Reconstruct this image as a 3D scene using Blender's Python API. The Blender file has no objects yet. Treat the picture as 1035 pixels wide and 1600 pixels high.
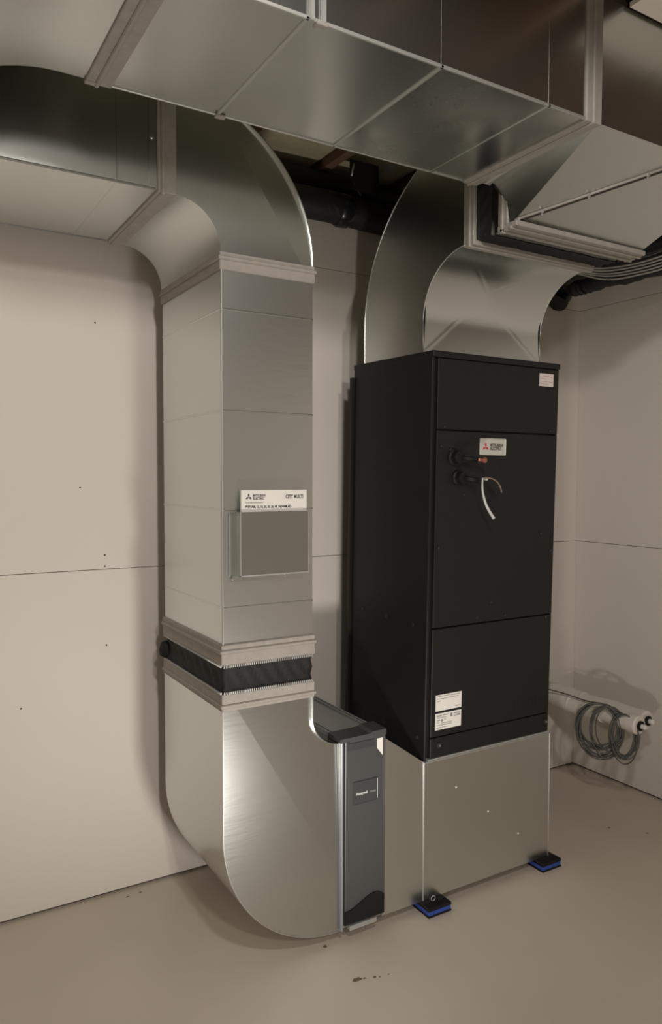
import bpy, bmesh, math, random
from mathutils import Vector, Matrix
random.seed(7)
R = math.radians
scene = bpy.context.scene
COL = scene.collection

# ------------------------------------------------------------------ camera
cam_data = bpy.data.cameras.new('camera')
cam = bpy.data.objects.new('camera', cam_data); COL.objects.link(cam)
YAW, PITCH, ROLL = 0.541738, -0.0456984, 0.0019549
F_PX = 1174.04
cam_data.sensor_fit = 'VERTICAL'; cam_data.sensor_height = 36.0
cam_data.lens = F_PX / 1600 * 36.0
cam_data.clip_start = 0.02
fwd = Vector((math.sin(YAW)*math.cos(PITCH), math.cos(YAW)*math.cos(PITCH), math.sin(PITCH)))
rgt = Vector((math.cos(YAW), -math.sin(YAW), 0)); up = rgt.cross(fwd)
c, s = math.cos(ROLL), math.sin(ROLL)
r2 = rgt*c + up*s; u2 = up*c - rgt*s
m = Matrix((r2, u2, -fwd)).transposed().to_4x4()
m.translation = Vector((-3.20755, -2.77116, 1.55659))
cam.matrix_world = m
scene.camera = cam

# ------------------------------------------------------------------ world, lights, exposure
w = bpy.data.worlds.new('world'); scene.world = w; w.use_nodes = True
w.node_tree.nodes['Background'].inputs[0].default_value = (0.9, 0.95, 1.0, 1)
w.node_tree.nodes['Background'].inputs[1].default_value = 0.02

def down_spot(name, loc, power, col, radius):      # wide spot that throws its light downwards
    d = bpy.data.lights.new(name, 'SPOT'); d.energy = power; d.color = col; d.shadow_soft_size = radius
    d.spot_size = R(176); d.spot_blend = 0.12
    o = bpy.data.objects.new(name, d); COL.objects.link(o); o.location = loc
    return o
down_spot('ceiling_light_near', (-2.74, -2.68, 2.80), 78, (1.0, 0.94, 0.88), 0.08)
down_spot('added_fill_light', (-2.95, -4.35, 2.80), 122, (1.0, 0.94, 0.88), 0.10)  # added fill behind the camera, lifts the shaded areas; not a known fixture
fd = bpy.data.lights.new('floor_flood_lamp', 'SPOT'); fd.energy = 54; fd.color = (1.0, 0.95, 0.88); fd.shadow_soft_size = 0.05
fd.spot_size = R(165); fd.spot_blend = 0.8
fo = bpy.data.objects.new('floor_flood_lamp', fd); COL.objects.link(fo); fo.location = (-2.24, -1.74, 0.24)
fo.rotation_euler = (Vector((-2.05, -0.25, 2.3)) - fo.location).to_track_quat('-Z', 'Y').to_euler()
scene.view_settings.view_transform = 'Standard'
scene.view_settings.look = 'None'
scene.view_settings.exposure = 0.0
scene.view_settings.gamma = 1.0
scene.view_settings.use_curve_mapping = False

# ------------------------------------------------------------------ materials
def mat(name, col, rough=0.5, metal=0.0, noise=None, rvar=None, bump=None, spec=None, coat=0, trans=0):
    """noise=(scale, colour2, lo, hi)  rvar=(scale, r0, r1)  bump=(scale, strength, stretch)"""
    M = bpy.data.materials.new(name); M.use_nodes = True
    nt = M.node_tree; b = nt.nodes['Principled BSDF']
    b.inputs['Base Color'].default_value = (*col, 1)
    b.inputs['Roughness'].default_value = rough
    b.inputs['Metallic'].default_value = metal
    if spec is not None: b.inputs['Specular IOR Level'].default_value = spec
    if coat: b.inputs['Coat Weight'].default_value = coat
    if trans: b.inputs['Transmission Weight'].default_value = trans
    tc = nt.nodes.new('ShaderNodeTexCoord')
    def nz(scale, stretch=None, detail=4):
        n = nt.nodes.new('ShaderNodeTexNoise'); n.inputs['Scale'].default_value = scale; n.inputs['Detail'].default_value = detail
        if stretch:
            mp = nt.nodes.new('ShaderNodeMapping'); mp.inputs['Scale'].default_value = stretch
            nt.links.new(tc.outputs['Object'], mp.inputs['Vector']); nt.links.new(mp.outputs[0], n.inputs['Vector'])
        else: nt.links.new(tc.outputs['Object'], n.inputs['Vector'])
        return n
    if noise:
        n = nz(noise[0]); rp = nt.nodes.new('ShaderNodeValToRGB')
        rp.color_ramp.elements[0].position = noise[2]; rp.color_ramp.elements[1].position = noise[3]
        rp.color_ramp.elements[0].color = (*col, 1); rp.color_ramp.elements[1].color = (*noise[1], 1)
        nt.links.new(n.outputs['Fac'], rp.inputs[0]); nt.links.new(rp.outputs[0], b.inputs['Base Color'])
    if rvar:
        n = nz(rvar[0]); mr = nt.nodes.new('ShaderNodeMapRange')
        mr.inputs[1].default_value = .3; mr.inputs[2].default_value = .7
        mr.inputs[3].default_value = rvar[1]; mr.inputs[4].default_value = rvar[2]
        nt.links.new(n.outputs['Fac'], mr.inputs[0]); nt.links.new(mr.outputs[0], b.inputs['Roughness'])
    if bump:
        n = nz(bump[0], bump[2] if len(bump) > 2 else None); bp = nt.nodes.new('ShaderNodeBump')
        bp.inputs['Strength'].default_value = bump[1]; bp.inputs['Distance'].default_value = 0.01
        nt.links.new(n.outputs['Fac'], bp.inputs['Height']); nt.links.new(bp.outputs[0], b.inputs['Normal'])
    return M

GALV = mat('galvanised_steel', (.66, .68, .66), .27, 1.0, bump=(2.2, .03))
GALV_FINE = mat('galvanised_steel_hairline', (.66, .678, .655), .31, 1.0, bump=(45, .03, (.3, .3, 1.6)))
GALV_DUSTY = mat('galvanised_steel_handled', (.60, .62, .60), .2, 1.0, rvar=(9, .19, .33), bump=(2.2, .03))
GALV_ELBOW = mat('galvanised_steel_rippled', (.56, .576, .56), .25, 1.0, bump=(26, .05, (.25, .25, 1.8)))
EDGE = mat('bright_steel_edge', (.50, .50, .48), .5, .8)
TAPE = mat('grey_mastic_tape', (.27, .25, .22), .62, 0, noise=(40, (.31, .285, .25), .3, .7), bump=(120, .15))
CANVAS = mat('black_flexible_canvas', (.014, .014, .014), .7, 0, bump=(30, .2), spec=.3)
DRYWALL = mat('primed_drywall', (.63, .582, .525), .62, 0, noise=(1.3, (.66, .61, .55), .3, .7), bump=(160, .03))
DARKGAP = mat('dark_gap', (.05, .043, .035), .9)
FLOORM = mat('painted_concrete', (.53, .462, .38), .42, 0, noise=(2.2, (.58, .505, .415), .3, .7), rvar=(4, .3, .5), bump=(20, .03))
STAIN = mat('floor_stain', (.16, .115, .085), .6)
BLACKSHEET = mat('black_powder_coat', (.010, .010, .0095), .45, 0, noise=(300, (.013, .0128, .012), .4, .6), bump=(400, .03), spec=.3)
BLACKGLOSS = mat('black_rubber', (.009, .009, .009), .55, spec=.25)
BLACKMATT = mat('black_pipe_insulation', (.010, .010, .010), .6, 0, bump=(40, .4))
BLACKTAPE = mat('black_vinyl_tape', (.012, .013, .016), .25)
SLATE = mat('slate_grey_plastic', (.058, .057, .057), .42)
SLATE_L = mat('slate_light_edge', (.22, .22, .24), .3)
SLATE_D = mat('dark_label_plate', (.045, .045, .048), .4)
RAIL = mat('zinc_rail', (.38, .375, .36), .45, .4)
WHITE = mat('white_paper', (.72, .70, .65), .6)
PINKW = mat('pinkish_white_sticker', (.66, .58, .55), .6)
SILVER = mat('silver_badge', (.62, .60, .55), .4, .3)
RED = mat('red_print', (.50, .03, .03), .5)
INK = mat('black_ink', (.02, .02, .02), .6)
GREYINK = mat('grey_ink', (.22, .21, .20), .6)
LIGHTINK = mat('light_print', (.62, .62, .62), .5)
BLUE = mat('blue_foam', (.030, .075, .36), .6)
PVC = mat('white_pipe_jacket', (.70, .65, .58), .45, bump=(25, .08))
WIREG = mat('grey_wire', (.10, .092, .082), .5)
CABLE = mat('light_grey_cable', (.42, .40, .36), .45)
COPPER = mat('copper_stub', (.45, .16, .12), .35, .6)
ZIP = mat('white_cable_tie', (.55, .55, .53), .4)
WOOD = mat('joist_wood', (.20, .12, .08), .8, 0, noise=(8, (.15, .085, .055), .3, .7))
SUBFLOOR = mat('subfloor_board', (.05, .038, .027), .9, 0, noise=(20, (.07, .052, .035), .3, .7))
INSUL = mat('insulation_batt', (.52, .46, .31), .95, 0, noise=(10, (.42, .37, .24), .3, .7), bump=(18, .8))
SCREW = mat('screw_head', (.5, .5, .48), .35, .8)
BLKSCREW = mat('black_screw_head', (.02, .02, .02), .3)

# ------------------------------------------------------------------ helpers
def obj(name, me, parent=None, offset=None):
    o = bpy.data.objects.new(name, me); COL.objects.link(o)
    if parent is not None:
        o.parent = parent
        if offset is None and parent.type == 'EMPTY' and not parent.get('_local'):
            o.matrix_parent_inverse = Matrix.Translation(-parent.location)
    return o

def mesh(name, verts, faces, material, parent=None, smooth=False):
    me = bpy.data.meshes.new(name); me.from_pydata([tuple(v) for v in verts], [], faces); me.update()
    bm = bmesh.new(); bm.from_mesh(me); bmesh.ops.recalc_face_normals(bm, faces=bm.faces); bm.to_mesh(me); bm.free()
    me.materials.append(material)
    if smooth:
        for p in me.polygons: p.use_smooth = True
    return obj(name, me, parent)

def frombm(name, bm, material, parent=None, smooth=False, fix=True):
    if fix: bmesh.ops.recalc_face_normals(bm, faces=bm.faces)
    me = bpy.data.meshes.new(name); bm.to_mesh(me); bm.free(); me.materials.append(material)
    if smooth:
        for p in me.polygons: p.use_smooth = True
    return obj(name, me, parent)

def addbox(bm, x0, x1, y0, y1, z0, z1, bevel=0, seg=1):
    r = bmesh.ops.create_cube(bm, size=1)
    vs = r['verts']
    for v in vs:
        v.co = Vector(((x0+x1)/2 + v.co.x*(x1-x0), (y0+y1)/2 + v.co.y*(y1-y0), (z0+z1)/2 + v.co.z*(z1-z0)))
    if bevel:
        es = list({e for v in vs for e in v.link_edges})
        bmesh.ops.bevel(bm, geom=es, offset=bevel, segments=seg, affect='EDGES', profile=.5)

def box(name, x0, x1, y0, y1, z0, z1, material, parent=None, bevel=0, seg=1):
    bm = bmesh.new(); addbox(bm, x0, x1, y0, y1, z0, z1, bevel, seg)
    return frombm(name, bm, material, parent)

def boxes(name, lst, material, parent=None, bevel=0):
    bm = bmesh.new()
    for b in lst: addbox(bm, *b, bevel=bevel)
    return frombm(name, bm, material, parent)

def tube(name, pts, r, material, parent=None, n=10, rfun=None, cap=True):
    pts = [Vector(p) for p in pts]; V = []; Fc = []
    t0 = (pts[1]-pts[0]).normalized()
    a = Vector((0, 0, 1)) if abs(t0.z) < .9 else Vector((1, 0, 0))
    nrm = t0.cross(a).normalized()
    for i, p in enumerate(pts):
        if i == 0: t = t0
        elif i == len(pts)-1: t = (pts[i]-pts[i-1]).normalized()
        else: t = ((pts[i+1]-pts[i]).normalized() + (pts[i]-pts[i-1]).normalized()).normalized()
        nrm = (nrm - t*nrm.dot(t)).normalized(); b = t.cross(nrm)
        rr = rfun(i) if rfun else r
        for k in range(n):
            an = 2*math.pi*k/n; V.append(p + (nrm*math.cos(an) + b*math.sin(an))*rr)
    for i in range(len(pts)-1):
        for k in range(n):
            Fc.append((i*n+k, i*n+(k+1) % n, (i+1)*n+(k+1) % n, (i+1)*n+k))
    if cap:
        Fc.append(tuple(range(n))); Fc.append(tuple((len(pts)-1)*n+k for k in range(n)))
    o = mesh(name, V, Fc, material, parent)
    for p in o.data.polygons:
        p.use_smooth = len(p.vertices) == 4
    return o

def smoothpath(pts, k=6):
    pts = [Vector(p) for p in pts]; out = []
    P = [pts[0]] + pts + [pts[-1]]
    for i in range(1, len(P)-2):
        for j in range(k):
            t = j/k; a, b, c_, d = P[i-1], P[i], P[i+1], P[i+2]
            out.append(.5*((2*b) + (c_-a)*t + (2*a-5*b+4*c_-d)*t*t + (-a+3*b-3*c_+d)*t**3))
    out.append(pts[-1]); return out

def thing(name, label, cat, loc=(0, 0, 0), rot=(0, 0, 0), group=None, local=False):
    o = bpy.data.objects.new(name, None); COL.objects.link(o); o.empty_display_size = .1
    o.location = loc; o.rotation_euler = rot
    if local: o['_local'] = 1
    return tag(o, label, cat, group)
def tag(o, label, cat, group=None):
    o['label'] = label; o['category'] = cat
    if group: o['group'] = group
    return o
def struct(o): o['kind'] = 'structure'; return o

def text(name, body, size, material, parent, M4, align='LEFT', extrude=.0002, sx=1.0, bold=.022):
    cu = bpy.data.curves.new(name, 'FONT'); cu.body = body; cu.size = size; cu.extrude = extrude; cu.align_x = align
    cu.resolution_u = 2; cu.offset = size*bold
    t = bpy.data.objects.new(name, cu); COL.objects.link(t)
    dg = bpy.context.evaluated_depsgraph_get(); dg.update()
    me = bpy.data.meshes.new_from_object(t.evaluated_get(dg)); bpy.data.objects.remove(t); bpy.data.curves.remove(cu)
    me.transform(M4 @ Matrix.Diagonal((sx, 1, 1, 1))); me.materials.clear(); me.materials.append(material); me.name = name
    return obj(name, me, parent)
def front_at(x, y, z):   # text plane facing -Y
    return Matrix.Translation((x, y, z)) @ Matrix.Rotation(R(90), 4, 'X')

def logo(name, cx, y, cz, L, material, parent):   # three rhombi meeting in a point
    V = []; Fc = []
    for k in range(3):
        a = R(90 + 120*k)
        d = Vector((math.cos(a), math.sin(a)))
        l = Vector((math.cos(a+R(30)), math.sin(a+R(30))))*L/1.732; q = Vector((math.cos(a-R(30)), math.sin(a-R(30))))*L/1.732
        b = len(V)
        for dy in (0, .0006):
            for p in (Vector((0, 0)), l, d*L, q): V.append((cx+p.x, y-dy, cz+p.y))
        Fc += [(b, b+1, b+2, b+3), (b+4, b+5, b+6, b+7)] + [(b+i, b+(i+1) % 4, b+4+(i+1) % 4, b+4+i) for i in range(4)]
    return mesh(name, V, Fc, material, parent)

def sheet(name, path, w0, w1, mp, thick, material, parent, nw=1, disp=None, sgn=1):
    """sheet metal strip: 2-D path swept over a width; thick outwards (sgn)"""
    n = len(path); V = []; Fc = []
    nor = []
    for i in range(n):
        a = Vector(path[max(i-1, 0)]); b = Vector(path[min(i+1, n-1)]); t = (b-a).normalized(); nor.append(Vector((-t.y, t.x))*sgn)
    for layer in (0, 1):
        for i in range(n):
            for j in range(nw+1):
                f = j/nw
                d = thick*layer + (disp(i/(n-1), f) if disp else 0)
                p = Vector(path[i]) + nor[i]*d
                V.append(mp(p.x, p.y, w0+(w1-w0)*f))
    S = n*(nw+1); W = nw+1
    for i in range(n-1):
        for j in range(nw):
            q = (i*W+j, i*W+j+1, (i+1)*W+j+1, (i+1)*W+j)
            Fc.append(q); Fc.append(tuple(k+S for k in q))
        Fc.append((i*W, (i+1)*W, (i+1)*W+S, i*W+S)); Fc.append((i*W+nw, (i+1)*W+nw, (i+1)*W+nw+S, i*W+nw+S))
    for j in range(nw):
        Fc.append((j, j+1, j+1+S, j+S)); k = (n-1)*W
        Fc.append((k+j, k+j+1, k+j+1+S, k+j+S))
    o = mesh(name, V, Fc, material, parent)
    me = o.data
    for p in me.polygons:
        p.use_smooth = True
    try: me.set_sharp_from_angle(angle=R(35 if not disp else 35))
    except Exception: pass
    return o

def cheek(name, poly, mp, wpos, out, material, parent, creases=()):
    """flat side of an elbow; creases = [(A, B, slope)] fold the part left of A->B inwards"""
    bm = bmesh.new(); vs = [bm.verts.new((p[0], p[1], 0)) for p in poly]; bm.faces.new(vs)
    for A, B, sl in creases:
        d = Vector((B[0]-A[0], B[1]-A[1], 0)).normalized(); nn = Vector((-d.y, d.x, 0))
        bmesh.ops.bisect_plane(bm, geom=bm.verts[:]+bm.edges[:]+bm.faces[:], plane_co=(A[0], A[1], 0), plane_no=nn)
    disp = {}
    for v in bm.verts:
        s_ = 0
        for A, B, sl in creases:
            d = Vector((B[0]-A[0], B[1]-A[1])).normalized(); nn = Vector((-d.y, d.x))
            s_ += max(0, nn.dot(Vector((v.co.x-A[0], v.co.y-A[1]))))*sl
        disp[v] = s_
    for v in bm.verts:
        v.co = Vector(mp(v.co.x, v.co.y, wpos - out*disp[v]))
    bmesh.ops.triangulate(bm, faces=bm.faces)
    return frombm(name, bm, material, parent)

def arc(cx, cy, rx, ry, a0, a1, n=20):
    return [(cx+rx*math.cos(R(a0+(a1-a0)*i/n)), cy+ry*math.sin(R(a0+(a1-a0)*i/n))) for i in range(n+1)]

def lathe(name, prof, M4, material, parent, n=20):
    V = []; Fc = []
    for (r, h) in prof:
        for k in range(n):
            a = 2*math.pi*k/n; V.append(M4 @ Vector((r*math.cos(a), r*math.sin(a), h)))
    for i in range(len(prof)-1):
        for k in range(n): Fc.append((i*n+k, i*n+(k+1) % n, (i+1)*n+(k+1) % n, (i+1)*n+k))
    Fc.append(tuple(range(n))); Fc.append(tuple((len(prof)-1)*n+k for k in range(n)))
    o = mesh(name, V, Fc, material, parent); me = o.data
    for p in me.polygons: p.use_smooth = True
    me.set_sharp_from_angle(angle=R(40))
    return o
FACE_F = lambda x, y, z: Matrix.Translation((x, y, z)) @ Matrix.Rotation(R(90), 4, 'X')    # lathe axis towards -Y
FACE_L = lambda x, y, z: Matrix.Translation((x, y, z)) @ Matrix.Rotation(R(-90), 4, 'Y')   # lathe axis towards -X
FACE_D = lambda x, y, z: Matrix.Translation((x, y, z)) @ Matrix.Rotation(R(180), 4, 'X')   # axis down
def screw(M4, r, material, parent, h=.003, name='screw'):
    return lathe(name, [(r, 0), (r, h*.5), (r*.7, h)], M4, material, parent, 8)

# ================================================================== the room
floor = struct(box('floor', -7, .12, -8, .5, -.1, 0, FLOORM))
def splat(x, y, rx, ry):
    n = 14; V = [(x, y, .0012)]; Fc = []
    for k in range(n):
        a = 2*math.pi*k/n; q = random.uniform(.7, 1.15); V.append((x+rx*q*math.cos(a), y+ry*q*math.sin(a), .0006))
    for k in range(n): Fc.append((0, 1+k, 1+(k+1) % n))
    mesh('floor_stain', V, Fc, STAIN, floor)
for q in ((-1.969, -.875, .019, .010), (-1.945, -.882, .006, .004), (-1.915, -.893, .007, .005), (-1.90, -.90, .004, .003), (-1.97, -.682, .008, .007),
          (-1.87, -.905, .004, .003), (-2.448, -.05, .006, .004), (-2.40, -.045, .006, .004), (-.45, -.60, .007, .005), (-.35, -.72, .007, .005)): splat(*q)

wall_back = struct(box('wall_back', -7, .12, .014, .06, 0, 2.66, DARKGAP))
wall_right = struct(box('wall_right', .014, .12, -8, .05, 0, 2.95, DARKGAP))
J1, J2 = 1.22, 2.44
def sheets(parent, along, a0, a1, rows):
    for z0, z1 in rows:
        if along == 'x': box('drywall_sheet', a0, a1, 0, .0139, z0, z1, DRYWALL, parent, .0012)
        else: box('drywall_sheet', 0, .0139, a0, a1, z0, z1, DRYWALL, parent, .0012)
rows = [(.010, J1-.001), (J1+.001, J2-.001), (J2+.001, 2.66)]
sheets(wall_back, 'x', -3.66, .0139, rows); sheets(wall_back, 'x', -7, -3.662, rows)
rows[2] = (J2+.001, 2.94)
sheets(wall_right, 'y', -2.44, -.0005, rows); sheets(wall_right, 'y', -8, -2.442, rows)
for x, z in ((-2.53, 2.11), (-2.505, 1.272), (-2.505, 1.232), (-2.503, .94), (-2.59, 1.52), (-2.80, .75), (-1.8, 1.53)):
    screw(FACE_F(x, 0, z), .0035, DARKGAP, wall_back, .0006, 'drywall_screw')
wall_left = struct(box('wall_left', -5.7, -5.6, -8.0, .5, 0, 3.0, DRYWALL))
wall_front = struct(box('wall_front', -5.6, .12, -8.1, -8.0, 0, 3.0, DRYWALL))
wall_rim = struct(box('wall_rim_joist', -7, .12, .46, .5, 2.4, 3.04, SUBFLOOR))

ceiling = struct(box('ceiling', -7, .12, -8, .5, 3.05, 3.09, SUBFLOOR))
for i in range(18):
    x = -1.575 + .406*(i-13)
    if x > .05: continue
    box('joist', x-.019, x+.019, -7.99, .455, 2.842, 3.049, WOOD, ceiling, .002)
    if i in (11, 12, 13, 14): 
        bm = bmesh.new(); addbox(bm, x-.386+.003, x-.0195, -1.2, .45, 2.875, 3.04, .02, 2); frombm('insulation_batt', bm, INSUL, ceiling)
# one sheet of drywall already up in front of the trunk
box('ceiling_sheet', -1.44, 0, -1.56, -1.395, 2.828, 2.841, DRYWALL, ceiling)

# ================================================================== return duct: horizontal run, elbow and drop
YF, YB = -.682, -.15
XL, XR = -2.33, -2.02
XZ = lambda u, v, w_: (u, w_, v)
YZ = lambda u, v, w_: (w_, u, v)
ret = thing('return_duct', 'galvanised return duct dropping beside the back wall from an overhead elbow', 'duct', (-2.175, -.416, .985))
box('vertical_duct', XL, XR, YF, YB, .985, 2.20, GALV_FINE, ret)
for z in (2.055, 1.755, 1.46, 1.163):
    bm = bmesh.new()
    addbox(bm, XL-.0022, XR+.0022, YF-.0022, YB+.0022, z-.0028, z+.0028, .0015)
    frombm('stiffening_bead', bm, GALV, ret)
box('corner_seam', XL-.003, XL+.002, YF-.004, YF+.002, 1.05, 2.172, EDGE, ret, .001)
def band_z(parent, z0, z1, x0, x1, y0, y1, e=.006, flip=False):
    t = box('tape_band', x0-e, x1+e, y0-e, y1+e, z0, z1, TAPE, parent, .002)
    k = z0+(z1-z0)*(.3 if flip else .66)
    box('flange_ridge', x0-e-.005, x1+e+.005, y0-e-.005, y1+e+.005, k-.006, k+.006, TAPE, t, .003)
    return t
band_z(ret, 2.168, 2.220, XL, XR, YF, YB)
band_z(ret, .989, 1.052, XL, XR, YF, YB, .007)
# elbow
ce = (-2.47, 2.22)
heel = arc(*ce, .45, .45, 0, 90, 32); throat = arc(*ce, .14, .14, 0, 90, 20)
elb_heel = [(XR, 2.20)] + heel; elb_thr = [(XL, 2.20)] + throat
elbow = sheet('elbow_heel', elb_heel, YF-.0025, YB+.0025, XZ, .003, GALV, ret, sgn=-1)
sheet('elbow_throat', elb_thr, YF-.004, YB+.004, XZ, .003, GALV, ret, sgn=1)
poly = elb_heel + elb_thr[::-1]
cheek('elbow_cheek', poly, XZ, YF, -1, GALV, ret, [((-2.30, 2.58), (-2.045, 2.20), .09)])
cheek('elbow_cheek', poly, XZ, YB, 1, GALV, ret)
# horizontal run
box('horizontal_duct', -4.8, -2.47, YF, YB, 2.362, 2.668, GALV, ret)
t = box('tape_band', -2.521, -2.466, YF-.006, YB+.006, 2.355, 2.675, TAPE, ret, .002)
box('flange_ridge', -2.512, -2.500, YF-.011, YB+.011, 2.350, 2.68, TAPE, t, .003)
for y in (YF, YB):
    tube('edge_seam', [(-4.8, y, 2.3625), (-2.525, y, 2.3625)], .0035, EDGE, ret, 6)
box('stiffening_bead', -2.635, -2.630, YF-.001, YB+.001, 2.3605, 2.669, GALV, ret, .001)
boxes('drive_cleat', [(-2.545, -2.525, YF-.004, YF, 2.37, 2.66)], GALV, ret)
screw(FACE_F(-2.537, YF-.004, 2.50), .005, SCREW, ret)

# ------------------------------------------------------------------ flexible connector between drop and lower elbow
def canvas_ring(name, mp, a0, a1, b0, b1, h0, h1, parent, mt=CANVAS, sag=.006):
    per = []
    N = 26
    for i in range(N): per.append((a0+(a1-a0)*i/N, b0))
    for i in range(N): per.append((a1, b0+(b1-b0)*i/N))
    for i in range(N): per.append((a1-(a1-a0)*i/N, b1))
    for i in range(N): per.append((a0, b1-(b1-b0)*i/N))
    ca, cb = (a0+a1)/2, (b0+b1)/2; n = len(per); K = 8; V = []; Fc = []
    for k in range(K+1):
        f = k/K
        for i, (a, b) in enumerate(per):
            q = sag*math.sin(math.pi*f) + .004*math.sin(i*1.7+k*1.1)*math.sin(math.pi*f)
            V.append(mp(a + (-1 if a < ca else 1)*-q*min(1, abs(a-ca)/(abs(a1-a0)/2)), b + (-1 if b < cb else 1)*-q*min(1, abs(b-cb)/(abs(b1-b0)/2)), h0+(h1-h0)*f + .002*math.sin(i*.9+k)))
    for k in range(K):
        for i in range(n): Fc.append((k*n+i, k*n+(i+1) % n, (k+1)*n+(i+1) % n, (k+1)*n+i))
    return mesh(name, V, Fc, mt, parent, True)
def teeth(parent, lst):
    bm = bmesh.new()
    for b in lst: addbox(bm, *b)
    o = frombm('crimp_teeth', bm, EDGE, parent); o['kind'] = 'stuff'; return o
fc = thing('flexible_connector', 'black canvas flexible connector between return drop and lower elbow', 'duct connector', (-2.175, -.416, .90))
canvas_ring('canvas_sleeve', lambda a, b, h: (a, b, h), XL-.002, XR+.002, YF-.002, YB+.002, .900, .992, fc)
L = []
for k in range(44):
    x = XL + (XR-XL)*k/44
    L += [(x, x+.0035, YF-.0085, YF-.004, .982, .990), (x, x+.0035, YF-.0085, YF-.004, .9005, .908)]
for k in range(60):
    y = YF + (YB-YF)*k/60
    L += [(XL-.0085, XL-.004, y, y+.0035, .983, .990), (XL-.0085, XL-.004, y, y+.0035, .9005, .907)]
teeth(fc, L)
lathe('canvas_fold', [(.012, 0), (.026, .01), (.028, .03), (.02, .055), (.008, .06)], Matrix.Translation((XL+.004, YB-.002, .905)), CANVAS, fc, 12)

# ------------------------------------------------------------------ lower elbow
le = thing('lower_elbow_duct', 'galvanised round-heeled elbow turning from the return drop to the filter slot', 'duct', (-2.1, -.416, .04))
z0 = .038; XO = -1.917
heel = [(XL, .902), (XL, .45)] + arc(XO, .45, .413, .412, 180, 270, 32)
thr = [(XR, .902), (XR, .775)] + arc(XO, .775, .103, .10, 180, 270, 18)
sheet('elbow_heel', heel, YF-.0025, YB+.0025, XZ, .003, GALV, le, sgn=-1)
sheet('elbow_throat', thr, YF-.004, YB+.004, XZ, .003, GALV, le, sgn=1)
poly = heel + thr[::-1]
cheek('elbow_cheek', poly, XZ, YF, -1, GALV_ELBOW, le, [((-2.285, .85), (-2.09, .52), .045)])
cheek('elbow_cheek', poly, XZ, YB, 1, GALV, le)
band_z(le, .848, .9005, XL, XR, YF, YB, .006, True)

# ------------------------------------------------------------------ filter cabinet
fx0, fx1, fy = -1.917, -1.742, -.690
fl = thing('filter_cabinet', 'slate grey upright filter slot with door between lower elbow and transition', 'filter cabinet', (-1.83, -.42, .035))
box('filter_body', fx0, fx1, fy+.012, YB+.01, .036, .684, RAIL, fl, .002)
for x in (fx0+.003, fx0+.016, fx1-.018, fx1-.004):
    box('top_rail', x-.003, x+.003, fy+.07, YB+.005, .684, .693, RAIL, fl, .001)
door = box('door', fx0+.014, fx1-.001, fy-.008, fy+.012, .052, .684, SLATE, fl, .004, 2)
box('door_edge', fx0, fx0+.010, fy-.006, fy+.012, .038, .684, SLATE_L, fl, .003, 2)
box('door_edge', fx1-.006, fx1+.001, fy-.010, fy+.012, .10, .684, SLATE, fl, .002)
# top cap with raised right end
cap = mesh('top_cap', [(fx0-.006, fy-.009, .680), (fx1+.004, fy-.009, .680), (fx1+.004, fy-.009, .700), (fx1-.05, fy-.009, .699), (fx1-.062, fy-.009, .694), (fx0-.006, fy-.009, .693),
                       (fx0-.006, fy+.07, .680), (fx1+.004, fy+.07, .680), (fx1+.004, fy+.07, .704), (fx1-.05, fy+.07, .704), (fx1-.062, fy+.07, .697), (fx0-.006, fy+.07, .695)],
           [(0, 1, 2, 3, 4, 5), (6, 7, 8, 9, 10, 11)] + [(i, (i+1) % 6, (i+1) % 6+6, i+6) for i in range(6)], SLATE, fl)
box('grip_recess', fx0+.022, fx1-.045, fy-.0105, fy-.007, .650, .674, SLATE_D, door, .001)
mesh('corner_sticker', [(fx1-.034, fy-.0092, .672), (fx1-.010, fy-.0092, .672), (fx1-.010, fy-.0092, .610), (fx1-.034, fy-.0092, .640),
                        (fx1-.034, fy-.0084, .672), (fx1-.010, fy-.0084, .672), (fx1-.010, fy-.0084, .610), (fx1-.034, fy-.0084, .640)],
     [(0, 1, 2, 3), (4, 5, 6, 7)] + [(i, (i+1) % 4, (i+1) % 4+4, i+4) for i in range(4)], WHITE, door)
plate = box('label_plate', -1.872, -1.773, fy-.0105, fy-.008, .462, .540, SLATE_D, door, .002)
box('plate_edge', -1.776, -1.774, fy-.0112, fy-.0104, .468, .536, LIGHTINK, plate)
text('lettering', 'Honeywell', .0135, LIGHTINK, plate, front_at(-1.861, fy-.0107, .493), sx=.78)
text('lettering', 'Home', .0115, GREYINK, plate, front_at(-1.806, fy-.0107, .493), sx=.85)
wave = [(fx0+.014+.158*i/20, .105+.037*(.5-.5*math.cos(math.pi*min(1, max(0, (i/20-.02)/.75)))) - (.018*max(0, (i/20-.78)/.22)**2)) for i in range(21)]
pv = [(fx0+.014, .060), *wave, (fx1-.003, .060)]
n_ = len(pv)
mesh('wave_kick_plate', [(x, fy-.0125, z) for x, z in pv] + [(x, fy-.007, z) for x, z in pv],
     [tuple(range(n_)), tuple(range(n_, 2*n_))] + [(i, (i+1) % n_, (i+1) % n_+n_, i+n_) for i in range(n_)], BLACKGLOSS, door)
box('foot_strip', -1.886, -1.776, fy-.014, fy+.01, .036, .052, RAIL, fl, .002)

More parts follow.
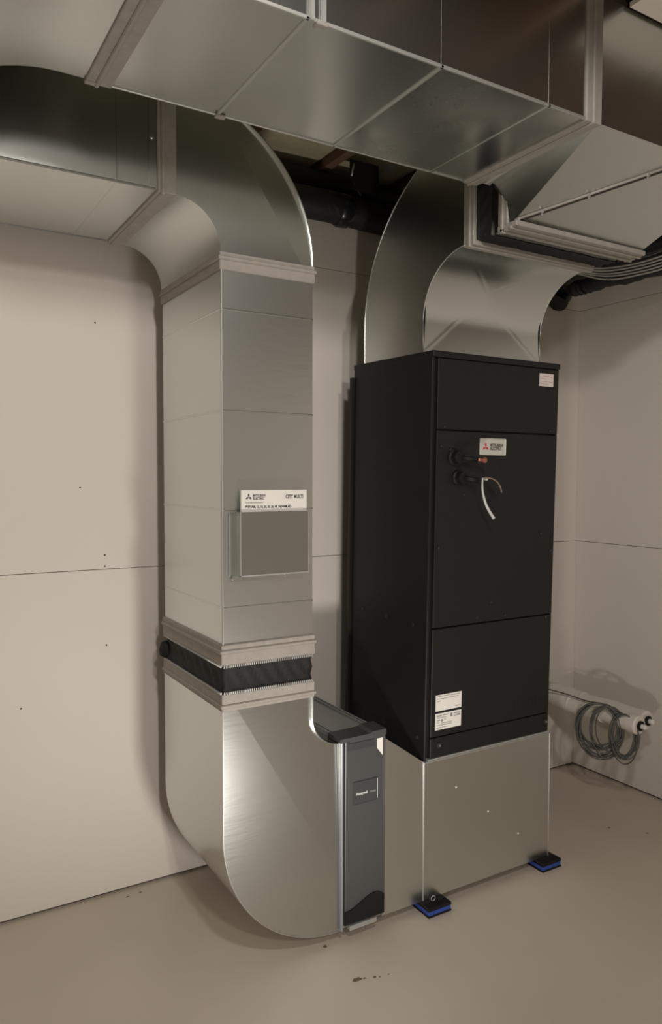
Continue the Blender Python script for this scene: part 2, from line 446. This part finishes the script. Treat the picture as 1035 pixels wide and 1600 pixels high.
# ------------------------------------------------------------------ base plenum and transition
bx0, bx1 = -1.560, -.925
bp = thing('base_plenum', 'galvanised sheet metal base box under the black air handler', 'duct', (-1.24, -.42, .034))
box('plenum_box', bx0, bx1, YF, -.168, .034, .541, GALV_FINE, bp, .001)
box('corner_seam', bx0-.002, bx0+.0015, YF-.003, YF+.002, .034, .540, EDGE, bp, .001)
box('corner_seam', bx1-.0015, bx1+.0015, YF-.002, YF+.002, .034, .540, EDGE, bp, .001)
box('top_flange', bx0-.002, bx1+.002, YF-.004, YF+.01, .536, .5415, EDGE, bp, .001)
for x, z in ((-1.41, .419), (-1.251, .291), (-1.092, .167)): screw(FACE_F(x, YF, z), .0035, WHITE, bp)
tr = thing('transition_duct', 'short galvanised transition piece between the filter slot and base box', 'duct', (-1.65, -.42, .034))
V = []
for y in (YF, -.168):
    V += [(-1.7415, y, .034), (-1.561, y, .034), (-1.561, y, .541), (-1.7415, y, .668)]
mesh('transition_shell', V, [(4, 5, 6, 7), (0, 1, 5, 4), (3, 2, 6, 7), (0, 3, 7, 4), (1, 2, 6, 5)], GALV, tr)
cheek('front_cheek', [(-1.7415, .034), (-1.561, .034), (-1.561, .541), (-1.7415, .668)], XZ, YF, -1, GALV_FINE, tr, [((-1.735, .62), (-1.60, .10), .012)])
box('rear_cover', -1.74, -1.562, -.172, -.166, .034, .54, GALV, tr)

# ------------------------------------------------------------------ anti-vibration pads
def pad(cx, cy, label, nut=False):
    p = thing('vibration_pad', label, 'pad', (cx, cy, 0), (0, 0, 0), 'blue pads under the base box')
    box('rubber_base', cx-.052, cx+.052, cy-.052, cy+.052, 0.0005, .007, BLACKGLOSS, p, .001)
    box('foam_core', cx-.05, cx+.05, cy-.05, cy+.05, .007, .022, BLUE, p, .001)
    box('rubber_top', cx-.052, cx+.052, cy-.052, cy+.052, .022, .0335, BLACKGLOSS, p, .002)
    bm = bmesh.new()
    for k in range(6): addbox(bm, cx-.05, cx+.05, cy-.0505+k*.006, cy-.048+k*.006, .0334, .0348)
    frombm('tread_ribs', bm, BLACKGLOSS, p)
    return p
p = pad(-1.525, -.685, 'blue and black vibration pad under the base box corner near the filter')
tube('steel_ring', [(-1.528+.009*math.cos(a*.5), -.700, .0435+.009*math.sin(a*.5)) for a in range(13)], .0018, RAIL, p, 6)
pad(-.945, -.672, 'blue and black vibration pad under the far right front corner of the base box')
box('support_block', -1.54, -.95, -.26, -.18, .0005, .0335, BLACKGLOSS, bp)

# ------------------------------------------------------------------ air handler (leans forward slightly)
ah = thing('air_handler', 'tall black sheet metal air handler cabinet standing on the galvanised base box', 'air handler', (-1.557, -.682, .542), (R(1.2), 0, 0), None, True)
AW, AD, AH = .624, .505, 1.456
box('cabinet_body', .004, AW-.004, .016, AD, .002, AH-.02, BLACKSHEET, ah, .002)
side = box('side_panel', 0, .010, .004, AD, .002, AH-.018, BLACKSHEET, ah, .002)
box('side_panel', AW-.010, AW, .004, AD, .002, AH-.018, BLACKSHEET, ah, .002)
box('top_cover', -.001, AW+.002, -.002, AD+.002, AH-.022, AH, BLACKSHEET, ah, .003, 2)
box('rear_flange', -.012, .004, AD-.004, AD+.014, .004, AH-.05, BLACKSHEET, ah, .002)
box('sill_edge', .012, AW-.002, -.004, .02, .001, .006, RAIL, ah)
PX0, PX1 = .024, AW-.003
P1 = box('front_panel', PX0, PX1, 0, .018, 1.185, AH-.024, BLACKSHEET, ah, .002)
P2 = box('front_panel', PX0, PX1, 0, .018, .480, 1.181, BLACKSHEET, ah, .002)
P3 = box('front_panel', PX0, PX1, 0, .018, .082, .476, BLACKSHEET, ah, .002)
P4 = box('kick_panel', PX0, PX1, 0, .018, .007, .078, BLACKSHEET, ah, .002)
for x, z, P in ((.054, 1.193, P1), (.581, 1.197, P1), (.546, .801, P2), (.602, .731, P2), (.295, .552, P2), (.228, .500, P2), (.369, .497, P2), (.588, .468, P3),
                (.040, .768, P2), (.060, .468, P3), (.042, 1.125, P2), (.085, 1.115, P2), (.155, 1.095, P2), (.150, .955, P2)):
    screw(FACE_F(x, 0, z), .0055, BLKSCREW, P, .004)
for x, z in ((.062, .050), (.603, .047)):
    s_ = lathe('panel_knob', [(.012, 0), (.011, .004), (.007, .006)], FACE_F(x, 0, z), BLKSCREW, P4, 14)
    lathe('knob_screw', [(.004, 0), (.003, .003)], FACE_F(x, -.006, z), SCREW, s_, 8)
for y, z in ((.416, .482), (.252, .483), (.087, .482), (.257, .068), (.048, .075)):
    screw(FACE_L(0, y, z), .008, BLKSCREW, side, .004, 'side_plug')
# manufacturer badge
bd = box('badge', .221, .349, -.003, 0, 1.098, 1.160, SILVER, P2, .003)
logo('badge_emblem', .2485, -.0031, 1.127, .017, RED, bd)
text('badge_lettering', 'MITSUBISHI', .0145, INK, bd, front_at(.270, -.0032, 1.130), sx=.86, extrude=.0003)
text('badge_lettering', 'ELECTRIC', .0145, INK, bd, front_at(.270, -.0032, 1.117), sx=.90, extrude=.0003)
# rating stickers
def bars(name, lst, y, mt, parent):
    o = boxes(name, [(a, b, y-.0004, y, c_, d) for a, b, c_, d in lst], mt, parent); o['kind'] = 'stuff'; return o
s1 = box('notice_sticker', .044, .164, -.0010, 0, .176, .235, WHITE, P3)
bars('printed_lines', [(.050, .108, .2285, .2305), (.112, .156, .2270, .2295), (.050, .098, .2195, .2215), (.102, .150, .2195, .2215), (.050, .066, .2110, .2130), (.136, .158, .1835, .1860)], -.0010, GREYINK, s1)
s2 = box('rating_sticker', .043, .164, -.0010, 0, .107, .167, WHITE, P3)
bars('printed_lines', [(.049, .072, .1555, .1605), (.078, .106, .1580, .1605), (.049, .094, .1500, .1520), (.112, .122, .1490, .1610), (.128, .160, .1575, .1600), (.128, .160, .1525, .1550), (.128, .160, .1480, .1500),
                       (.049, .066, .1400, .1425), (.070, .078, .1360, .1440), (.084, .092, .1420, .1440), (.049, .064, .1330, .1350), (.070, .120, .1290, .1310), (.049, .120, .1225, .1245), (.049, .070, .1130, .1160), (.074, .100, .1140, .1160)], -.0010, GREYINK, s2)
s3 = box('warning_sticker', .515, .590, -.0010, 0, 1.366, 1.414, PINKW, P1)
bars('printed_lines', [(.532, .562, 1.4020, 1.4040), (.568, .584, 1.4000, 1.4030), (.526, .552, 1.3930, 1.3950), (.526, .556, 1.3820, 1.3840), (.566, .584, 1.3805, 1.3840), (.522, .560, 1.3740, 1.3755)], -.0010, mat('faded_red_print', (.48, .33, .31), .6), s3)
# faint raised strokes near the lower right corner of the panel
boxes('embossed_strokes', [(.432+k*.019, .4365+k*.019, -.0007, 0, .118+q, .150+q*.6) for k, q in enumerate((0, .002, .006, .002, .004, .001, .006, .003, .002))], BLACKSHEET, P3)
# line stubs
for (x, z, r, ln) in ((.105, 1.088, .024, .03), (.123, 1.016, .021, .03)):
    g = lathe('grommet', [(r*1.35, 0), (r*1.3, .006), (r, .010), (r*.95, ln), (r*.6, ln+.002)], FACE_F(x, 0, z), BLACKGLOSS, P2, 18)
tube('liquid_line_stub', [(.105, -.02, 1.088), (.14, -.05, 1.083), (.165, -.052, 1.081)], .0085, BLACKGLOSS, P2, 10)
st = tube('copper_stub', [(.160, -.052, 1.0815), (.178, -.055, 1.080), (.190, -.060, 1.079)], .0065, COPPER, P2, 10)
lathe('stub_cap', [(.009, 0), (.010, .004), (.010, .012), (.006, .014)], FACE_F(.192, -.052, 1.079), COPPER, P2, 12)
tube('gas_line_stub', [(.123, -.02, 1.016), (.150, -.05, 1.010), (.172, -.052, 1.008)], .010, BLACKGLOSS, P2, 10)
pts = smoothpath([(.190, -.055, 1.016), (.183, -.062, .985), (.186, -.065, .955), (.200, -.066, .920), (.222, -.064, .892), (.243, -.06, .872)], 6)
tube('cable_tie_tail', pts, .004, ZIP, P2, 8, rfun=lambda i: .0030+.0032*(i/30))
tube('drain_wire', smoothpath([(.190, -.055, 1.014), (.215, -.062, 1.016), (.245, -.064, 1.006), (.268, -.062, .986), (.280, -.058, .964)], 6), .0028, mat('dull_copper_wire', (.20, .15, .11), .5), P2, 6)
lathe('tie_head', [(.006, 0), (.006, .01)], FACE_F(.206, -.05, 1.013), ZIP, P2, 8)

# ------------------------------------------------------------------ supply elbow on top of the air handler
SX0, SX1 = -1.528, -.958
se = thing('supply_elbow', 'galvanised elbow on top of the air handler with cross-broken throat', 'duct', (-1.24, -.43, 2.0))
thr = [(-.622, 1.9995), (-.622, 2.115)] + arc(-.842, 2.115, .22, .208, 0, 90, 26)
hl = [(-.240, 2.0075), (-.240, 2.14)] + arc(-.842, 2.14, .602, .575, 0, 90, 36)
def xbreak(f, g):
    u = abs(f-.52)/(.52 if f < .52 else .48); v = abs(g-.5)*2
    return -.016*(1-max(u, v)) + .0009*math.exp(-((u-v)/.03)**2)
def dense(path, n):
    P = [Vector(q) for q in path]; Ls = [0]
    for a, b in zip(P, P[1:]): Ls.append(Ls[-1]+(b-a).length)
    out = []
    for i in range(n+1):
        d = Ls[-1]*i/n; k = max(j for j in range(len(Ls)) if Ls[j] <= d+1e-9); k = min(k, len(P)-2)
        t_ = (d-Ls[k])/(Ls[k+1]-Ls[k]); out.append(tuple(P[k].lerp(P[k+1], t_)))
    return out
sheet('elbow_throat', dense(thr, 110), SX0-.006, SX1+.006, YZ, .002, GALV, se, nw=110, disp=xbreak, sgn=1)
sheet('elbow_heel', hl, SX0-.002, SX1+.002, YZ, .002, GALV, se, sgn=-1)
poly = hl + thr[::-1]
cheek('elbow_cheek', poly, YZ, SX0, -1, GALV, se)
cheek('elbow_cheek', poly, YZ, SX1, 1, GALV, se)
for x in (SX0-.006, SX1+.006):
    tube('edge_seam', [(x, q[0]-.003, q[1]) for q in thr], .0022, EDGE, se, 6)
ZB, ZT = 2.322, 2.716
def band_y(parent, y0, y1, x0, x1, z0, z1, e=.006):
    t = box('tape_band', x0-e, x1+e, y0, y1, z0-e, z1+e, TAPE, parent, .002)
    k = y0+(y1-y0)*.4
    box('flange_ridge', x0-e-.006, x1+e+.006, k-.007, k+.007, z0-e-.006, z1+e+.006, TAPE, t, .003)
    return t
band_y(se, -.886, -.836, SX0, SX1, ZB, ZT)

sc = thing('flexible_connector', 'black canvas flexible connector on the supply elbow below the trunk end', 'duct connector', (-1.24, -.92, ZB))
canvas_ring('canvas_sleeve', lambda a, b, h: (a, h, b), SX0+.004, SX1+.04, ZB+.006, ZT-.004, -.882, -.958, sc)
L = []
for k in range(84):
    x = SX0 + .03 + (SX1-SX0)*k/84
    L += [(x, x+.0035, -.963, -.953, 2.3325, 2.339)]
teeth(sc, L)

# ------------------------------------------------------------------ supply fitting between canvas and trunk
sp = thing('supply_fitting', 'galvanised sloped-bottom duct fitting joining the supply canvas to the trunk', 'duct', (-1.2, -1.15, 2.34))
C_ = Vector((-1.490, -1.030, 2.362)); D_ = Vector((-1.13, -1.385, 2.5)); A_ = Vector((-1.545, -1.385, 2.5)); B_ = Vector((-1.545, -.907, 2.5))
V = [A_]; Fc = []; NU = 20
for i in range(NU+1):
    u = i/NU; th = u*math.pi/2
    V.append(Vector((B_.x + (C_.x-B_.x)*math.sin(th*.98), B_.y+(C_.y-B_.y)*u, B_.z - (B_.z-C_.z)*(1-math.cos(th)))))
for i in range(NU): Fc.append((0, i+1, i+2))
mesh('curved_bottom', V, Fc, GALV, sp, True)
mesh('flat_bottom', [A_, C_, D_, A_+Vector((0, 0, .004)), C_+Vector((0, 0, .004)), D_+Vector((0, 0, .004))], [(0, 1, 2), (3, 4, 5), (0, 1, 4, 3), (1, 2, 5, 4), (2, 0, 3, 5)], GALV, sp)
E_ = Vector((-.885, -1.030, 2.356)); F_ = Vector((-.89, -1.385, 2.5))
mesh('sloped_bottom', [C_, E_, F_, D_, C_+Vector((0, 0, .004)), E_+Vector((0, 0, .004)), F_+Vector((0, 0, .004)), D_+Vector((0, 0, .004))],
     [(0, 1, 2, 3), (4, 5, 6, 7), (0, 1, 5, 4), (1, 2, 6, 5), (2, 3, 7, 6), (3, 0, 4, 7)], GALV_FINE, sp)
cheek('front_sheet', [(-1.545, 2.5), (-.89, 2.5), (-.89, 2.833), (-1.545, 2.833)], XZ, -1.385, -1, GALV, sp, [((-1.30, 2.72), (-1.535, 2.5), .04)])
mesh('top_sheet', [(-1.545, -1.385, 2.833), (-.89, -1.385, 2.833), (-.89, -.96, 2.833), (-1.545, -.907, 2.833)], [(0, 1, 2, 3)], GALV, sp)
mesh('side_sheet', [(-.89, -1.385, 2.5), (-.89, -.985, 2.375), (-.89, -.96, 2.833), (-.89, -1.385, 2.833)], [(0, 1, 2, 3)], GALV, sp)
mesh('back_sheet', [(-1.545, -.907, 2.5), (-1.49, -.965, 2.5), (-1.49, -.965, 2.833), (-1.545, -.907, 2.833), (-.89, -.965, 2.70), (-.89, -.965, 2.833), (-1.49, -.965, 2.70)],
     [(0, 1, 2, 3), (6, 4, 5, 2)], GALV, sp)
mesh('side_sheet', [(-1.492, -.96, 2.345), (-1.490, -1.03, 2.362), (-1.50, -1.03, 2.47), (-1.492, -.96, 2.51)], [(0, 1, 2, 3)], GALV, sp)
tp = boxes('tape_band', [(-1.499, -.875, -1.042, -.958, 2.340, 2.356), (-1.497, -1.484, -1.000, -.958, 2.336, 2.56), (-.888, -.875, -1.00, -.958, 2.336, 2.80)], TAPE, sp, .002)
boxes('flange_ridge', [(-1.503, -.87, -.985, -.972, 2.332, 2.345), (-1.503, -.87, -1.022, -1.012, 2.334, 2.345), (-1.503, -1.484, -.985, -.972, 2.33, 2.54)], TAPE, tp, .003)
dn = Vector((-.004, 0, -.004))
sm = tube('seam_flange', [C_+dn, C_.lerp(D_, .5)+dn, D_+dn], .0042, TAPE, sp, 6)
tube('seam_gap', [C_+Vector((.014, 0, -.002)), D_+Vector((.014, 0, -.002))], .005, DARKGAP, sp, 6)
for t_ in (.02, .16, .43, .76):
    q = C_.lerp(D_, t_)+dn
    b_ = lathe('seam_bolt', [(.0065, -.004), (.0065, .004), (.003, .006), (.003, .014)], FACE_D(q.x, q.y, q.z-.002), SCREW, sm, 8)

# ------------------------------------------------------------------ overhead trunk duct
TY0, TY1, TZ0, TZ1 = -1.385, -.906, 2.500, 2.833
tk = thing('trunk_duct', 'wide galvanised supply trunk crossing overhead below the joists', 'duct', (-2.2, -1.145, TZ0))
secs = [(-1.575, -1.730, GALV), (-1.730, -2.078, GALV), (-2.078, -2.432, GALV), (-2.432, -2.72, GALV)]
for a, b, mt in secs:
    box('duct_section', b+.0015, a-.0015, TY0, TY1, TZ0, TZ1, mt, tk)
box('bottom_panel', -2.074, -1.734, TY0+.004, TY1-.004, TZ0-.0012, TZ0+.001, GALV_DUSTY, tk)
for x in (-1.730, -2.078, -2.432):
    wd = .004
    boxes('slip_cleat', [(x-wd, x+wd, TY0-.003, TY1+.003, TZ0-.004, TZ0+.002), (x-wd, x+wd, TY1-.003, TY1+.003, TZ0, TZ1)], EDGE if x < -1.8 else GALV, tk, .001)
    box('standing_seam', x-.003, x+.003, TY0-.0007, TY0+.001, TZ0, TZ1, GALV, tk)
boxes('drive_cleat', [(-2.430, -2.418, TY0-.010, TY0, TZ0-.006, TZ1), (-2.402, -2.390, TY0-.008, TY0, TZ0-.004, TZ1)], EDGE, tk, .002)
for y in (TY0, TY1):
    box('edge_seam', -2.72, -1.60, y-.003, y+.003, TZ0-.004, TZ0+.004, EDGE, tk, .001)
def collar_x(x0, x1):
    t = box('tape_band', x0, x1, TY0-.006, TY1+.006, TZ0-.006, TZ1+.004, TAPE, tk, .002)
    k = x0+(x1-x0)*.45
    box('flange_ridge', k-.006, k+.006, TY0-.011, TY1+.011, TZ0-.011, TZ1+.006, TAPE, t, .003)
collar_x(-1.597, -1.538); collar_x(-2.768, -2.705)
for x, y in ((-2.425, TY1), (-2.40, TY0), (-2.755, TY1)):
    box('corner_tab', x-.014, x+.014, y-.008, y+.008, TZ0-.009, TZ0-.001, TAPE, tk, .002)
screw(FACE_D(-2.405, TY0+.02, TZ0), .004, SCREW, tk)
# left section with a gentle offset
bot = [(-2.765, TZ0), (-2.83, TZ0)] + [(-2.83-.03*i, TZ0-.11*(.5-.5*math.cos(math.pi*i/14))) for i in range(1, 15)] + [(-5.0, TZ0-.11)]
topp = [(x, z+.333) for x, z in bot]
V = []; Fc = []; n_ = len(bot)
for (pth, y) in ((bot, TY0), (bot, TY1), (topp, TY1), (topp, TY0)): V += [(x, y, z) for x, z in pth]
for k in range(4):
    for i in range(n_-1): Fc.append((k*n_+i, k*n_+i+1, ((k+1) % 4)*n_+i+1, ((k+1) % 4)*n_+i))
o = mesh('offset_section', V, Fc, GALV, tk, True); o.data.set_sharp_from_angle(angle=R(40))

# ------------------------------------------------------------------ document pocket and manual
pk = thing('document_pocket', 'galvanised document pocket fixed to the front of the return drop', 'document holder', (-2.17, YF, 1.26))
py0 = YF-.033
box('pocket_front', -2.286, -2.052, py0-.0015, py0, 1.262, 1.453, mat('pocket_steel', (.43, .43, .41), .33, 1.0), pk)
for xx in (-2.286, -2.0535): box('pocket_side', xx, xx+.0015, py0, YF-.003, 1.262, 1.452, GALV, pk)
box('pocket_bottom', -2.286, -2.052, py0, YF-.003, 1.258, 1.262, GALV, pk)
boxes('mounting_flange', [(-2.309, -2.2845, YF-.0055, YF-.0025, 1.262, 1.448), (-2.300, -2.06, YF-.0055, YF-.0025, 1.240, 1.262)], GALV, pk, .001)
boxes('rolled_edge', [(-2.2875, -2.2835, py0-.003, py0+.002, 1.258, 1.454), (-2.0545, -2.0505, py0-.003, py0+.002, 1.262, 1.454), (-2.2875, -2.0505, py0-.003, py0+.002, 1.258, 1.263), (-2.310, -2.306, YF-.006, YF-.0025, 1.26, 1.449)], EDGE, pk, .001)
for x in (-2.30, -2.12): screw(FACE_F(x, YF-.0055, 1.250), .004, SCREW, pk)
mb = thing('manual_booklet', 'white printed manual sticking out of the document pocket', 'booklet', (-2.165, py0+.011, 1.30))
by = py0+.006
box('booklet_pages', -2.280, -2.056, by, by+.010, 1.300, 1.518, WHITE, mb)
logo('cover_emblem', -2.2555, by, 1.4975, .0115, INK, mb)
text('cover_lettering', 'MITSUBISHI', .0105, INK, mb, front_at(-2.241, by-.0004, 1.4985), sx=.78)
text('cover_lettering', 'ELECTRIC', .0105, INK, mb, front_at(-2.241, by-.0004, 1.4895), sx=.80)
text('cover_lettering', 'CITY MULTI', .0165, INK, mb, front_at(-2.131, by-.0004, 1.4925), sx=.72)
bars('cover_lines', [(-2.267, -2.208, 1.4795, 1.4812)], by, GREYINK, mb)
text('cover_lettering', 'PVFY-P08, 12, 18, 24, 30, 36, 48, 54 NAMU-E1', .0112, INK, mb, front_at(-2.267, by-.0004, 1.4640), sx=.735, extrude=.0004)

# ------------------------------------------------------------------ insulated line set by the right wall and the wire coil
def lineset(x, z, yend, label):
    p = thing('insulated_pipe', label, 'pipe', (x, 0, z), group='white jacketed pipes by the right wall')
    pts = [(x+.002*math.sin(k), -.002+(yend+.002)*k/12, z+.004*math.sin(k*.9)) for k in range(13)]
    tube('jacket', pts, .040, PVC, p, 20)
    for k, y in enumerate((-.22, -.41)):
        lathe('joint_band', [(.0405, 0), (.0425, .004), (.0425, .012), (.0405, .016)], FACE_F(x, y, z), PVC, p, 20)
    lathe('end_wrap', [(.043, 0), (.0445, .02), (.044, .05), (.038, .056)], FACE_F(x, yend+.05, z), PVC, p, 20)
    lathe('end_cap', [(.022, 0), (.0225, .009), (.016, .011)], FACE_F(x, yend-.006, z), BLACKGLOSS, p, 16)
    lathe('stub', [(.0115, 0), (.0115, .022), (.008, .025)], FACE_F(x, yend-.014, z), mat('white_stub', (.75, .73, .68), .4), p, 12)
lineset(-.280, .438, -.615, 'nearer of two white jacketed pipes sticking out beside the right wall')
lineset(-.192, .440, -.590, 'farther of two white jacketed pipes, next to the right wall')
coil = []
vd = Vector((.80, .58, -.12)).normalized(); rt = Vector((.58, -.80, 0)).normalized(); upv = rt.cross(vd).normalized()
def loopseq(cx, cy, cz, loops, ra, rb, ph):
    out = []
    for l in range(loops):
        a_ = ra*random.uniform(.86, 1.06); b_ = rb*random.uniform(.88, 1.08); tl = random.uniform(-.25, .25); ox = random.uniform(-.012, .012); dr = random.uniform(-.01, .012)
        for k in range(22):
            an = ph + 2*math.pi*k/22
            q = Vector((cx, cy, cz)) + rt*(a_*math.cos(an)+ox) + upv*(b_*math.sin(an) - b_ - dr*(1-math.sin(an))) + vd*(a_*math.cos(an)*tl - .06 + .012*math.sin(an*2+l))
            out.append(q)
    return out
start = [(-.43, -.004, .52), (-.36, -.10, .50), (-.315, -.22, .489), (-.31, -.34, .485), (-.30, -.42, .492)]
coil = smoothpath(start, 5) + loopseq(-.300, -.415, .500, 13, .098, .112, R(90)) + loopseq(-.262, -.520, .470, 7, .058, .098, R(90)) + loopseq(-.285, -.455, .495, 4, .07, .11, R(90))
tag(tube('wire_coil', coil, .0033, WIREG, None, 6), 'coil of grey wire hanging over the white jacketed pipes', 'wire')

# ------------------------------------------------------------------ black insulated pipes overhead
hp = thing('insulated_pipe', 'black insulated pipe running along the top of the back wall', 'pipe', (-1.4, -.1, 2.60), group='black insulated pipes overhead')
tube('insulation', [(-3.4+.1*k, -.072+.003*math.sin(k*1.3), 2.665+.004*math.sin(k*.8)) for k in range(32)] , .062, BLACKMATT, hp, 16)
for x in (-1.53, -1.30, -.75): lathe('vinyl_wrap', [(.0625, -.03), (.068, -.02), (.068, .02), (.0625, .03)], Matrix.Translation((x, -.072, 2.665)) @ Matrix.Rotation(R(90), 4, 'Y'), BLACKTAPE, hp, 16)
hp2 = tube('insulated_pipe', [(-3.4+.1*k, .02, 2.80+.003*math.sin(k)) for k in range(32)], .05, BLACKMATT, None, 14)
tag(hp2, 'black insulated pipe above and behind another, high against the back wall', 'pipe', 'black insulated pipes overhead')
hg = thing('pipe_hanger', 'black hanger bracket with bright steel strap holding the pipe on the back wall', 'bracket', (-1.52, -.16, 2.60))
box('hanger_plate', -1.555, -1.42, -.175, -.165, 2.72, 2.835, BLACKGLOSS, hg)
tube('steel_strap', [(-1.545, -.18, 2.815), (-1.550, -.18, 2.79), (-1.555, -.18, 2.765)], .0045, SCREW, hg, 6)
tube('steel_strap', [(-1.555, -.18, 2.76), (-1.53, -.17, 2.73), (-1.50, -.165, 2.705)], .004, BLACKTAPE, hg, 6)
cd = tube('steel_conduit', [(-1.40, -.02, 2.815), (-1.40, -.5, 2.815), (-1.40, -.88, 2.815)], .014, mat('dull_conduit', (.25, .25, .25), .5), None, 10)
tag(cd, 'dull grey conduit running between the joists behind the trunk', 'conduit')
# right-hand bundle
rb = thing('insulated_pipe', 'black taped pipe turning the corner and running along the right wall', 'pipe', (-.2, -.3, 2.45), group='black insulated pipes overhead')
pts = smoothpath([(-.38, -.09, 2.62), (-.30, -.085, 2.60), (-.235, -.09, 2.545), (-.205, -.13, 2.510), (-.20, -.22, 2.510), (-.20, -.40, 2.505), (-.20, -.62, 2.50), (-.20, -1.1, 2.505), (-.20, -1.7, 2.51)], 7)
tube('insulation', pts, .042, BLACKMATT, rb, 14, rfun=lambda i: .040+.004*math.sin(i*.9)+.003*math.sin(i*2.3))
lathe('open_elbow', [(.058, -.035), (.061, -.02), (.055, 0), (.061, .02), (.058, .035), (.045, .036)], Matrix.Translation((-.215, -.045, 2.475)) @ Matrix.Rotation(R(35), 4, 'Y'), BLACKTAPE, rb, 20)
for y in (-.17, -.195, -.225): lathe('tape_ring', [(.042, -.006), (.047, -.003), (.047, .003), (.042, .006)], FACE_F(-.20, y, 2.51), BLACKTAPE, rb, 14)
rb2 = tube('insulated_pipe', smoothpath([(-.30, -.16, 2.535), (-.29, -.26, 2.548), (-.285, -.45, 2.545), (-.285, -.7, 2.535), (-.285, -1.1, 2.53), (-.285, -1.7, 2.53)], 6), .036, BLACKMATT, None, 12, rfun=lambda i: .034+.004*math.sin(i*1.3))
tag(rb2, 'lumpy black insulated pipe beneath the sagging cables near the right wall', 'pipe', 'black insulated pipes overhead')
rb3 = thing('insulated_pipe', 'thick shiny taped black pipe above the sagging cables at the right edge', 'pipe', (-.42, -.8, 2.53), group='black insulated pipes overhead')
tube('insulation', smoothpath([(-.47, -.56, 2.500), (-.45, -.63, 2.508), (-.43, -.72, 2.520), (-.42, -.9, 2.532), (-.42, -1.3, 2.545), (-.42, -1.7, 2.55)], 6), .045, BLACKTAPE, rb3, 14, rfun=lambda i: min(.036, .010+.0026*i)+.002*math.sin(i*1.1))
sv = lathe('valve_stem', [(.006, 0), (.006, .09), (.003, .095)], Matrix.Translation((-.36, -.25, 2.525)) @ Matrix.Rotation(R(80), 4, 'X'), SCREW, rb3, 8)
sv.parent = None; tag(sv, 'thin bright metal rod lying among the black pipes near the supply elbow', 'rod')
for k in range(5):
    dz = k*.011; dx = .0095*(k-2)
    o = tube('cable', smoothpath([(-.50+dx, -.30, 2.535-dz*.25), (-.47+dx, -.40, 2.508-dz*.7), (-.44+dx, -.52, 2.478-dz*.95+.003*math.sin(k*3)), (-.42+dx, -.66, 2.466-dz*.9), (-.40+dx, -.80, 2.474-dz*.9), (-.40+dx, -1.1, 2.495-dz*.6), (-.40+dx, -1.6, 2.51-dz*.5)], 6), .0042, CABLE, None, 6)
    tag(o, ['topmost', 'second from top', 'middle', 'second from bottom', 'lowest'][k] + ' of five light grey cables sagging beside the supply elbow', 'cable', 'sagging grey cables')
